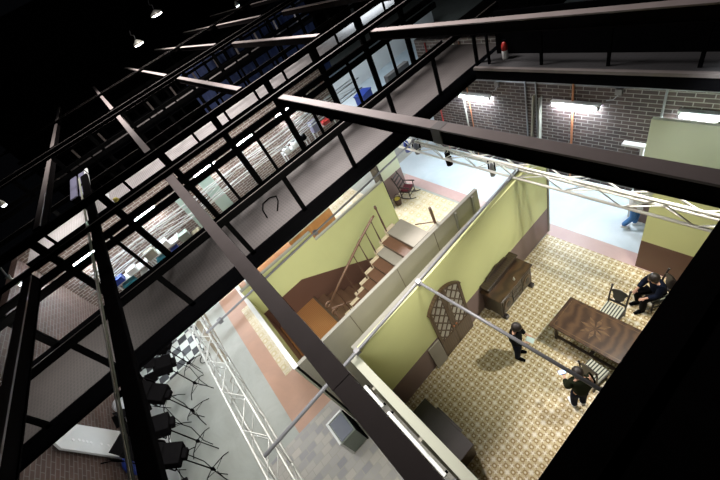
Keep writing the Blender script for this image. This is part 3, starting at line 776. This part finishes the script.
# cabinet on the cobbles
t = thing('floor_cabinet', 'grey-green box cabinet with dark slate panel and white edges on the cobbled floor', 'cabinet', (-1.27,4.92,0), 0)
MB().box(-.25,-.32,.05,.22,.32,.92).build('body', M['greygreen'], t, bevel=.01)
MB().box(-.22,-.29,.92,.19,.29,.945).build('top_panel', M['screen'], t)
MB().box(-.31,-.32,.05,-.25,.37,.97).box(-.25,.32,.05,.22,.37,.97).build('white_edge', M['white'], t)
MB().box(.22,-.34,.05,.26,.34,.90).build('side_panel', M['black'], t)
for x in (-.2,.17):
    for y in (-.27,.27): MB().lathe([(.03,0),(.03,.05)], c=(x,y,0), n=8).build('caster', M['rubber'], t)

# ------------------------------------------------------------------ floor lamps on stands (lower left)
def stand_lamp(label, loc, rz, hz=1.75, s=1.0):
    t = thing('studio_lamp', label, 'studio lamp', loc, rz, 'studio lamps on tripod stands')
    MB().tube([(0,0,.35),(0,0,hz)], [.022,.016], 8).build('pole', M['steel'], t, True)
    MB().lathe([(.04,.42),(.05,.45),(.05,.52),(.03,.55)], n=8).build('collar', M['black'], t, True)
    for k in range(3):
        a = k*2*PI/3+.3; c, s_ = math.cos(a), math.sin(a)
        l = MB().tube([(.02*c,.02*s_,.50),(.38*c,.38*s_,.22),(.54*c,.54*s_,.02)], .014, 6).build('leg', M['steel'], t, True)
        MB().tube([(.03*c,.03*s_,.3),(.38*c,.38*s_,.22)], .009, 5).build('brace', M['steel'], l, True)
    T = Matrix.Translation((0,0,hz+.2)) @ Matrix.Rotation(-.5,4,'Y')
    h = MB().box(-.22*s,-.24*s,-.17*s,.26*s,.24*s,.20*s,T).box(-.34*s,-.12*s,-.10*s,-.22*s,.12*s,.12*s,T).build('head', M['rubber'], t, bevel=.03)
    d = MB()
    for sy in (-1,1): d.box(.26*s,sy*.24*s-.01,-.2*s,.55*s,sy*.24*s+.01,.2*s, T @ Matrix.Rotation(sy*.2,4,'Z'))
    d.box(.26*s,-.22*s,.20*s,.55*s,.22*s,.22*s, T @ Matrix.Rotation(-.3,4,'Y')).build('barn_door', M['rubber'], t)
    MB().lathe([(.15*s,0),(.16*s,.02)], M=T @ Matrix.Translation((.26*s,0,0)) @ Matrix.Rotation(PI/2,4,'Y')).build('lens', M['alu2'], t)
    MB().bar((0,-.28*s,hz-.02),(0,.28*s,hz-.02), .03, .03).bar((0,-.28*s,hz-.02),(0,-.28*s,hz+.22), .03, .02).bar((0,.28*s,hz-.02),(0,.28*s,hz+.22), .03, .02).build('yoke', M['steel'], t)
    MB().tube([(-.3,0,hz+.1),(-.45,.1,hz-.5),(-.3,.2,.6),(-.2,.1,.02)], .012, 5).build('cable', M['black'], t, True)
    return t
LP = [(-4.50,11.75,2.6,1.75,'topmost black studio lamp on a tripod, beside the checked cloth'),
      (-4.55,10.65,3.0,1.8,'second black studio lamp from the top of the row'),
      (-4.95,9.70,2.4,1.8,'third black studio lamp from the top of the row'),
      (-5.10,8.50,2.9,1.85,'third black studio lamp from the bottom of the row'),
      (-4.95,7.30,2.6,1.9,'second black studio lamp from the bottom of the row'),
      (-5.05,6.2,3.1,1.85,'bottom black studio lamp of the row, cut by the photo edge')]
for x, y, rz, hz, lab in LP: stand_lamp(lab, (x,y,0), rz, hz, 1.1)
LP2 = [(-5.75,11.2,1.5,1.7,'black lamp standing behind the topmost studio lamp'),(-5.85,9.9,3.6,1.6,'black lamp behind the third studio lamp of the row'),
       (-6.0,8.6,2.2,1.7,'black lamp behind the lower studio lamps, beside the black duct')]
for x, y, rz, hz, lab in LP2: stand_lamp(lab, (x,y,0), rz, hz, 1.1)
o = MB()
pts = [(.22*math.cos(a), .22*math.sin(a)) for a in [k*PI/8 for k in range(16)]]
o.tube([(-4.05+p[0],11.85+p[1],.03) for p in pts]+[(-4.05+pts[0][0],11.85+pts[0][1],.03)], .014, 5).build('cable_coil', M['black'], None, True)
tag(bpy.data.objects['cable_coil'], 'coil of black cable on the floor by the topmost studio lamp', 'cable')
o = MB().tube([(-3.9,9.0,.02),(-3.4,9.3,.02),(-3.6,9.9,.02),(-3.2,10.2,.02)], .012, 5).build('floor_cable', M['greyboard'], None, True); tag(o, 'thin grey cable trailing across the studio floor beside the truss', 'cable')
# checked cloth on a bench, white boards
o = MB().box(-6.8,12.3,.0,-3.85,14.15,.03).build('checked_mat', M['chk']); tag(o, 'black and white checked mat on the floor by the studio lamps', 'mat')
t = thing('white_board', 'pale sheet board lying behind the studio lamps', 'board', (-6.2,8.9,0))
MB().box(-.7,-2.6,0,.0,2.6,.06).build('panel', M['white'], t)
# big white board on the back wall
t = thing('leaning_board', 'large pale grey board with a row of white dots before the back brick wall', 'board', (-6.86,10.0,0))
b = MB(); b.prism([(-.98,3.4),(-.82,3.63),(.03,2.96),(.40,1.2),(-.66,1.2)], 0, -.03, .03); b.build('panel', M['white'], t)
d = MB()
for k, (y, z) in enumerate([(-.59,3.06),(-.53,2.88),(-.52,2.75),(-.51,2.63),(-.49,2.5),(-.43,2.15),(-.40,1.9)]): d.lathe([(.045,-.0),(.045,.012)], M=Matrix.Translation((.03,y,z)) @ Matrix.Rotation(PI/2,4,'Y'), n=8)
d.build('hole', M['dimhole'], t)
MB().box(-.10,-.5,0,-.03,-.4,1.4).build('leg', M['timber'], t); MB().box(-.10,.2,0,-.03,.3,1.4).build('leg', M['timber'], t)
t = thing('sheeted_stand', 'pale blue sheet hanging over a stand beside the black duct', 'sheet', (-6.45,11.2,0))
sh = MB(); sh.lathe([(.42,0),(.40,.8),(.36,1.4),(.3,1.7),(.05,1.8)], n=10); sh.build('cloth', M['whitecloth'], t, True)
t = thing('blue_bag', 'dark blue bag with a white tag hanging low beside the black duct', 'bag', (-6.70,9.0,1.2))
MB().sphere((0,0,0), .35, 10, 8, (.6,1,1.1)).build('body', M['bluecase'], t, True); MB().sphere((.2,.2,.05), .1, 8, 6).build('tag', M['white'], t, True)
MB().tube([(0,0,.35),(-.1,0,.7),(-.24,0,.9)], .02, 6).build('strap', M['black'], t)

# ------------------------------------------------------------------ clutter along the left wall
for x0, x1, lab in [(-.92,-.18,'mint green tall panel left of the near steel beam, against the left brick wall'),(.45,1.15,'mint green tall panel right of the near steel beam, against the left brick wall')]:
    t = thing('tall_panel', lab, 'panel', (x0,18.0,0))
    MB().box(0,0,0,x1-x0,.06,3.55).build('sheet', M['mint'], t); MB().box(.05,.06,.1,.11,.12,3.4).box(x1-x0-.11,.06,.1,x1-x0-.05,.12,3.4).build('stile', M['timber'], t)
def rack(x, label, w=1.6):
    t = thing('shelf_rack', label, 'shelf', (x,17.45,0), 0, 'shelf racks along the left wall')
    for dx in (0,w):
        for dy in (0,.55): MB().box(dx-.03,dy-.03,0,dx+.03,dy+.03,2.2).build('post', M['white'], t)
    for z in (.5,1.0,1.5,2.1): MB().box(-.03,-.03,z,w+.03,.58,z+.04).build('shelf', M['white'], t)
rack(-5.4, 'white shelf rack at the left end of the left brick wall'); rack(-3.55, 'white shelf rack left of the mint panels'); rack(4.9, 'white shelf rack near the right end of the left brick wall')
rack(7.1, 'white shelf rack at the bright corner of the left brick wall')
ITEMS = [(-5.2,17.6,2.14,'box','bluecase',.5,.3,'blue box on top of the leftmost rack'),(-4.5,17.65,2.14,'box','white',.45,.25,'white box on top of the leftmost rack'),
 (-5.0,17.6,1.54,'box','teal',.6,.4,'teal crate on the upper shelf of the leftmost rack'),(-4.2,17.6,1.54,'box','white',.4,.3,'white carton on the upper shelf of the leftmost rack'),
 (-3.4,17.6,2.14,'box','timber',.5,.4,'tan box on top of the rack left of the mint panels'),(-2.7,17.6,2.14,'box','white',.5,.35,'white box on top of the rack left of the mint panels'),
 (-3.2,17.6,1.54,'box','teal',.5,.35,'small teal crate on the rack left of the mint panels'),(-2.5,17.6,1.54,'box','bluecase',.4,.3,'small blue case on the rack left of the mint panels'),
 (-1.75,17.6,0,'tall','greygreen',.5,2.2,'grey-green upright flat case left of the mint panels'),(-1.2,17.5,0,'tall','olive',.45,1.9,'olive upright case beside the left mint panel'),
 (1.5,17.5,0,'tall','greyboard',.7,1.7,'grey upright case right of the mint panels'),(2.5,17.4,0,'tall','timber2',.6,1.7,'pale timber crate standing right of the mint panels'),
 (3.3,17.4,0,'tall','mint',.9,1.4,'mint cabinet standing under the third wall tube'),
 (5.1,17.6,2.14,'drum','white',.22,.3,'white drum lamp on the rack near the right end, left one'),(5.7,17.6,2.14,'drum','white',.22,.3,'white drum lamp on the rack near the right end, middle one'),
 (6.3,17.6,2.14,'drum','black',.2,.3,'black drum lamp on the rack near the right end'),
 (7.2,17.5,2.14,'box','lilac',.5,.6,'lilac box on top of the rack at the bright corner'),(7.9,17.5,2.14,'box','red',.4,.2,'red box on top of the rack at the bright corner'),
 (8.4,17.4,2.14,'box','black',.6,.5,'black case on top of the rack at the bright corner'),
 (.0,16.2,0,'tall','bluecase',.0,0,'')]
for x, y, z, kind, m, w, h, lab in ITEMS:
    if not lab: continue
    if kind == 'drum':
        t = thing('drum_lamp', lab, 'lamp', (x,y,z)); MB().lathe([(w*.7,0),(w,.05),(w,h-.05),(w*.8,h)]).build('shade', M[m], t, True); MB().lathe([(w*.4,h),(w*.3,h+.05)]).build('cap', M['alu2'], t)
    else:
        t = thing('storage_box' if kind == 'box' else 'upright_case', lab, 'box' if kind == 'box' else 'case', (x,y,z), random.uniform(-.1,.1))
        MB().box(-w/2,-.2,0,w/2,.2,h*.85).build('body', M[m], t, bevel=.01); MB().box(-w/2-.01,-.21,h*.85,w/2+.01,.21,h).build('lid', M[m], t, bevel=.01)
t = thing('blue_crate', 'bright blue crate on the white floor beyond the end of the brick wall', 'crate', (12.9,20.8,0), .3)
MB().box(-.55,-.4,0,.55,.4,.75).build('body', M['bluecase'], t, bevel=.02); MB().box(-.58,-.43,.75,.58,.43,.85).build('lid', M['bluecase'], t, bevel=.02)
o = MB().box(14.0,19.0,0,16.0,19.4,1.4); o = o.build('grey_counter', M['steel_pale'], bevel=.02); tag(o, 'grey counter on the white floor beyond the blue crate', 'counter')

# ------------------------------------------------------------------ people
def skin_mesh(name, verts, edges, radii, mat, parent=None, sub=2, extra=None):
    me = bpy.data.meshes.new(name); me.from_pydata([tuple(v) for v in verts], edges, [])
    o = bpy.data.objects.new(name, me); C.objects.link(o)
    sk = o.modifiers.new('skin', 'SKIN'); sk.use_smooth_shade = True
    for i, sv in enumerate(me.skin_vertices[0].data):
        r = radii[i]; sv.radius = (r, r) if not isinstance(r, tuple) else r
        sv.use_root = i == 0
    ss = o.modifiers.new('sub', 'SUBSURF'); ss.levels = sub; ss.render_levels = sub
    dg = bpy.context.evaluated_depsgraph_get(); dg.update()
    nm = bpy.data.meshes.new_from_object(o.evaluated_get(dg))
    o.modifiers.clear(); o.data = nm; nm.name = name
    if extra:
        bm = bmesh.new(); bm.from_mesh(nm); extra(bm); bm.to_mesh(nm); bm.free()
    nm.materials.clear(); nm.materials.append(mat)
    for p in nm.polygons: p.use_smooth = True
    if parent: o.parent = parent
    return o

def person(label, loc, rz, pose, top, legs, hairm='hair', sleeve=True):
    t = thing('person', label, 'person', loc, rz)
    J = dict(pel=(0,0,.95), spine=(0,0,1.12), chest=(.01,0,1.32), neck=(.01,0,1.47), head=(.03,0,1.58), crown=(.03,0,1.69),
             shL=(0,.17,1.40), elL=(-.02,.23,1.12), wrL=(.08,.22,.88), shR=(0,-.17,1.40), elR=(-.02,-.23,1.12), wrR=(.08,-.22,.88),
             hiL=(0,.09,.92), knL=(.03,.10,.50), anL=(0,.10,.09), toL=(.15,.12,.04),
             hiR=(0,-.09,.92), knR=(.03,-.10,.50), anR=(0,-.10,.09), toR=(.15,-.12,.04))
    J.update(pose)
    V = lambda k: Vector(J[k])
    # body: one continuous skinned figure with fingers
    vs, es, rs = [], [], []; idx = {}
    def add(k, p, r, par=None):
        vs.append(Vector(p)); rs.append(r); idx[k] = len(vs)-1
        if par is not None: es.append((idx[par], idx[k]))
    add('pel', V('pel'), .13); add('spine', V('spine'), .125, 'pel'); add('chest', V('chest'), .14, 'spine')
    add('neck', V('neck'), .055, 'chest'); add('head', V('head'), .085, 'neck'); add('crown', V('crown'), .07, 'head')
    for s in 'LR':
        add('sh'+s, V('sh'+s), .062, 'chest'); add('el'+s, V('el'+s), .042, 'sh'+s); add('wr'+s, V('wr'+s), .027, 'el'+s)
        d = (V('wr'+s)-V('el'+s)).normalized(); side = d.cross(Vector((0,0,1)))
        if side.length < .2: side = Vector((1,0,0))
        side.normalize(); nrm = side.cross(d)
        add('pa'+s, V('wr'+s)+d*.07, .024, 'wr'+s)
        for f in range(4):
            o_ = side*(-.03+.02*f); l = (.07,.082,.078,.06)[f]
            add('k%d%s'%(f,s), V('wr'+s)+d*.095+o_, .0095, 'pa'+s)
            add('m%d%s'%(f,s), V('wr'+s)+d*(.095+l*.5)+o_+nrm*.004, .0085, 'k%d%s'%(f,s))
            add('f%d%s'%(f,s), V('wr'+s)+d*(.095+l*.9)+o_-nrm*.02, .0075, 'm%d%s'%(f,s))
        add('t0'+s, V('wr'+s)+d*.05-side*.035, .011, 'pa'+s); add('t1'+s, V('wr'+s)+d*.095-side*.055, .0085, 't0'+s)
        add('hi'+s, V('hi'+s), .085, 'pel'); add('kn'+s, V('kn'+s), .058, 'hi'+s); add('an'+s, V('an'+s), .04, 'kn'+s); add('to'+s, V('to'+s), .034, 'an'+s)
    hc = (V('head')+V('crown'))/2
    def face(bm):
        def ball(c, r, sc=(1,1,1)):
            bmesh.ops.create_uvsphere(bm, u_segments=8, v_segments=6, radius=r, matrix=Matrix.Translation(c) @ Matrix.Diagonal((*sc,1)))
        f = V('head'); 
        ball(f+Vector((.098,0,.035)), .018, (1.2,.8,1.3)); ball(f+Vector((.085,.032,.055)), .012); ball(f+Vector((.085,-.032,.055)), .012)
        ball(f+Vector((.088,0,-.01)), .02, (.6,1.2,.4)); ball(f+Vector((0,.092,.04)), .024, (.8,.4,1.3)); ball(f+Vector((0,-.092,.04)), .024, (.8,.4,1.3))
    skin_mesh('body', vs, es, rs, M['skin'], t, 1, face)
    # trousers
    v2 = [V('pel')]; r2 = [.145]; e2 = []
    v2.append(V('pel')+Vector((0,0,.08))); r2.append(.14); e2.append((0,1))
    for s in 'LR':
        n = len(v2); v2 += [V('hi'+s), V('kn'+s), V('an'+s)]; r2 += [.115,.09,.072]; e2 += [(0,n),(n,n+1),(n+1,n+2)]
    skin_mesh('trousers', v2, e2, r2, M[legs], t, 2)
    # jacket
    v3 = [V('chest')]; r3 = [.185]; e3 = []
    v3 += [V('spine'), V('pel')+Vector((-.005,0,-.06))]; r3 += [.178,.182]; e3 += [(0,1),(1,2)]
    v3 += [V('chest').lerp(V('neck'),.75)]; r3 += [.085]; e3 += [(0,3)]
    for s in 'LR':
        n = len(v3); v3 += [V('sh'+s), V('el'+s), V('wr'+s)-(V('wr'+s)-V('el'+s))*.12]; r3 += [.10,.078,.058]; e3 += [(0,n),(n,n+1),(n+1,n+2)]
    skin_mesh('jacket', v3, e3, r3, M[top], t, 2)
    # hair
    h = MB(); h.sphere(V('crown')+Vector((-.03,0,-.035)), .125, 12, 8, (1.0,.95,1.0)); h.sphere(V('head')+Vector((-.05,0,.0)), .105, 10, 6, (.8,1,1.15))
    h.build('hair', M[hairm], t, True)
    for s in 'LR':
        a = V('an'+s); b_ = V('to'+s); d = (b_-a); d.z = 0; d.normalize()
        sm = MB(); p0 = a-d*.05; p1 = a+d*.2
        z = min(a.z,b_.z+.05)-.05
        sm.tube([(p0.x,p0.y,a.z-.045),(a.x,a.y,a.z-.03),((a+d*.1).x,(a+d*.1).y,b_.z+.02),(p1.x,p1.y,b_.z+.01)], [.04,.055,.05,.035], 10)
        sm.build('shoe', M['whitecloth' if top in ('whitecloth','olivecloth') else 'black'], t, True)
    return t

person('person in black standing on the tiles left of the table, head bent, holding papers', (3.42,2.97,0), -1.15,
       dict(elL=(.02,.24,1.14), wrL=(.24,.14,1.05), elR=(.02,-.24,1.14), wrR=(.24,-.10,1.08), head=(.07,0,1.57), crown=(.09,0,1.67)), 'blackcloth', 'navycloth')
o = MB().cbox((0,0,0), (.13,.19,.012), .2).build('papers', M['mint']); o.location = (3.42+math.cos(-1.15)*.34, 2.97+math.sin(-1.15)*.34, 1.10); o.rotation_euler = (.15,-.3,0); tag(o, 'pale papers held by the person in black on the tiles', 'papers')
P2 = (3.22,1.28,0); R2 = 1.0
person('person in dark green jacket looking at a phone on the near side of the table', P2, R2,
       dict(elL=(.06,.25,1.16), wrL=(.27,.20,1.16), elR=(.02,-.26,1.15), wrR=(.22,-.20,1.05), chest=(.06,0,1.30), neck=(.11,0,1.44), head=(.16,0,1.53), crown=(.18,0,1.63), shL=(.05,.18,1.38), shR=(.05,-.18,1.38)), 'olivecloth', 'navycloth')
t = thing('phone', 'phone with a glowing blue-white screen held by the person in the green jacket', 'phone',
          (P2[0]+math.cos(R2)*.37-math.sin(R2)*.20, P2[1]+math.sin(R2)*.37+math.cos(R2)*.20, 1.20), R2)
MB().box(-.045,-.08,-.006,.045,.08,.004).build('case', M['black'], t, bevel=.003); MB().box(-.04,-.07,.004,.04,.07,.007).build('screen', M['phoneglow'], t)
# seated person (hips on the chair at seat height)
person('person in dark navy sitting on a chair by the green wall, leaning forward', (6.75,1.20,0), 2.55,
       dict(pel=(0,0,.60), spine=(.06,0,.78), chest=(.16,0,.98), neck=(.22,0,1.12), head=(.27,0,1.21), crown=(.28,0,1.32),
            shL=(.16,.18,1.05), elL=(.24,.24,.80), wrL=(.44,.16,.70), shR=(.16,-.18,1.05), elR=(.24,-.24,.80), wrR=(.44,-.16,.70),
            hiL=(.03,.09,.58), knL=(.45,.13,.58), anL=(.42,.13,.09), toL=(.58,.14,.04), hiR=(.03,-.09,.58), knR=(.45,-.13,.58), anR=(.36,-.12,.09), toR=(.50,-.13,.04)), 'navycloth', 'blackcloth')
person('person in white shirt and blue jeans walking across the pale hall floor', (9.0,2.78,0), -PI/2+.5,
       dict(knL=(.12,.09,.50), anL=(.10,.09,.09), toL=(.25,.09,.04), knR=(.0,-.09,.50), anR=(-.22,-.09,.17), toR=(-.12,-.09,.05),
            elL=(-.10,.23,1.14), wrL=(-.02,.22,.90), elR=(.04,-.24,1.13), wrR=(.16,-.2,.92)), 'whitecloth', 'denim')

# ------------------------------------------------------------------ lights
def spot(loc, tgt, e, col, size=60, blend=.5, r=.2):
    l = bpy.data.lights.new('spot', 'SPOT'); l.energy = e; l.color = col; l.spot_size = math.radians(size); l.spot_blend = blend; l.shadow_soft_size = r
    o = bpy.data.objects.new('spot', l); C.objects.link(o); o.location = loc
    o.rotation_euler = (Vector(tgt)-Vector(loc)).to_track_quat('-Z','Y').to_euler(); return o
def area(loc, tgt, e, col, sx, sy):
    l = bpy.data.lights.new('area', 'AREA'); l.energy = e; l.color = col; l.shape = 'RECTANGLE'; l.size = sx; l.size_y = sy
    o = bpy.data.objects.new('area', l); C.objects.link(o); o.location = loc
    o.rotation_euler = (Vector(tgt)-Vector(loc)).to_track_quat('-Z','Y').to_euler(); return o
# house lights above the grid, plus spots added over the decks
spot((5.5,13.5,16), (4.2,6.8,6), 21000, (1,.92,.90), 56, 1, 1.6)
spot((1.5,17,15), (1.5,17,6), 9000, (1,.95,.93), 100, 1, 1.0)
spot((5,26,17), (4,24,7), 20000, (1,.93,.91), 80, .9, 1.2)
spot((-4.4,8.2,7.6), (-4.4,8.2,5.5), 250, (1,.95,.9), 130, .8, .2)  # unseen spot added to brighten the left end of the near deck
spot((-4.6,17.2,7.4), (-4.6,17.2,5.5), 420, (1,.98,.95), 120, .8, .2)
# set lights under the grid, plus unseen fills added to brighten
spot((6.3,.55,7.45), (5.2,2.9,0), 2100, (1,.965,.885), 61, .95, .2)       # key over the dining room
spot((3.2,-.2,7.2), (2.6,4.7,2.9), 560, (1,.97,.88), 40, .9, .5)
spot((6.8,-.1,7.3), (5.8,4.7,1.9), 620, (1,.98,.88), 44, .9, .4)  # unseen spot added to brighten the right part of the long wall
spot((1.5,3.2,7.0), (2.4,7.2,2.5), 900, (1,.95,.84), 70, .7, .5)
area((2.0,6.4,7.4), (2.0,6.6,0), 100, (1,.95,.86), 4, 1.0)
spot((6.2,9.6,5.4), (6.0,9.6,0), 130, (1,.97,.9), 110, .8, .5)
spot((9.0,9.0,5.0), (8.9,9.0,0), 210, (.92,.97,1), 84, .7, .4)
spot((9.0,4.0,5.0), (8.9,4.0,0), 230, (.92,.97,1), 84, .7, .4)
spot((6.8,1.4,6.6), (9.3,.9,2.6), 420, (.92,.97,1), 60, .7, .3)  # unseen spot added to brighten the pale green flat
area((-2.9,7.8,5.0), (-2.9,7.8,0), 160, (.97,.99,1), 1.5, 5)
area((-1.5,3.6,6.5), (-1.6,5.0,0), 190, (1,.98,.93), 1.5, 3)  # unseen area light added because the cobbles were too dark
area((14,19.5,6.5), (14,20,0), 420, (.82,.92,1), 5, 5)
area((0,17.0,5.0), (0,17.9,1), 240, (.93,.97,1), 13, .5)  # unseen wide area light added to brighten the left brick wall
spot((14,24,9), (12,31,2), 300, (.5,.65,1), 80, .8, .5)

w = bpy.data.worlds.new('world'); SC.world = w; w.use_nodes = True
w.node_tree.nodes['Background'].inputs[0].default_value = (.5,.55,.7,1); w.node_tree.nodes['Background'].inputs[1].default_value = .002
SC.view_settings.view_transform = 'Standard'; SC.view_settings.look = 'None'; SC.view_settings.exposure = 0; SC.view_settings.gamma = 1
SC.view_settings.use_curve_mapping = False
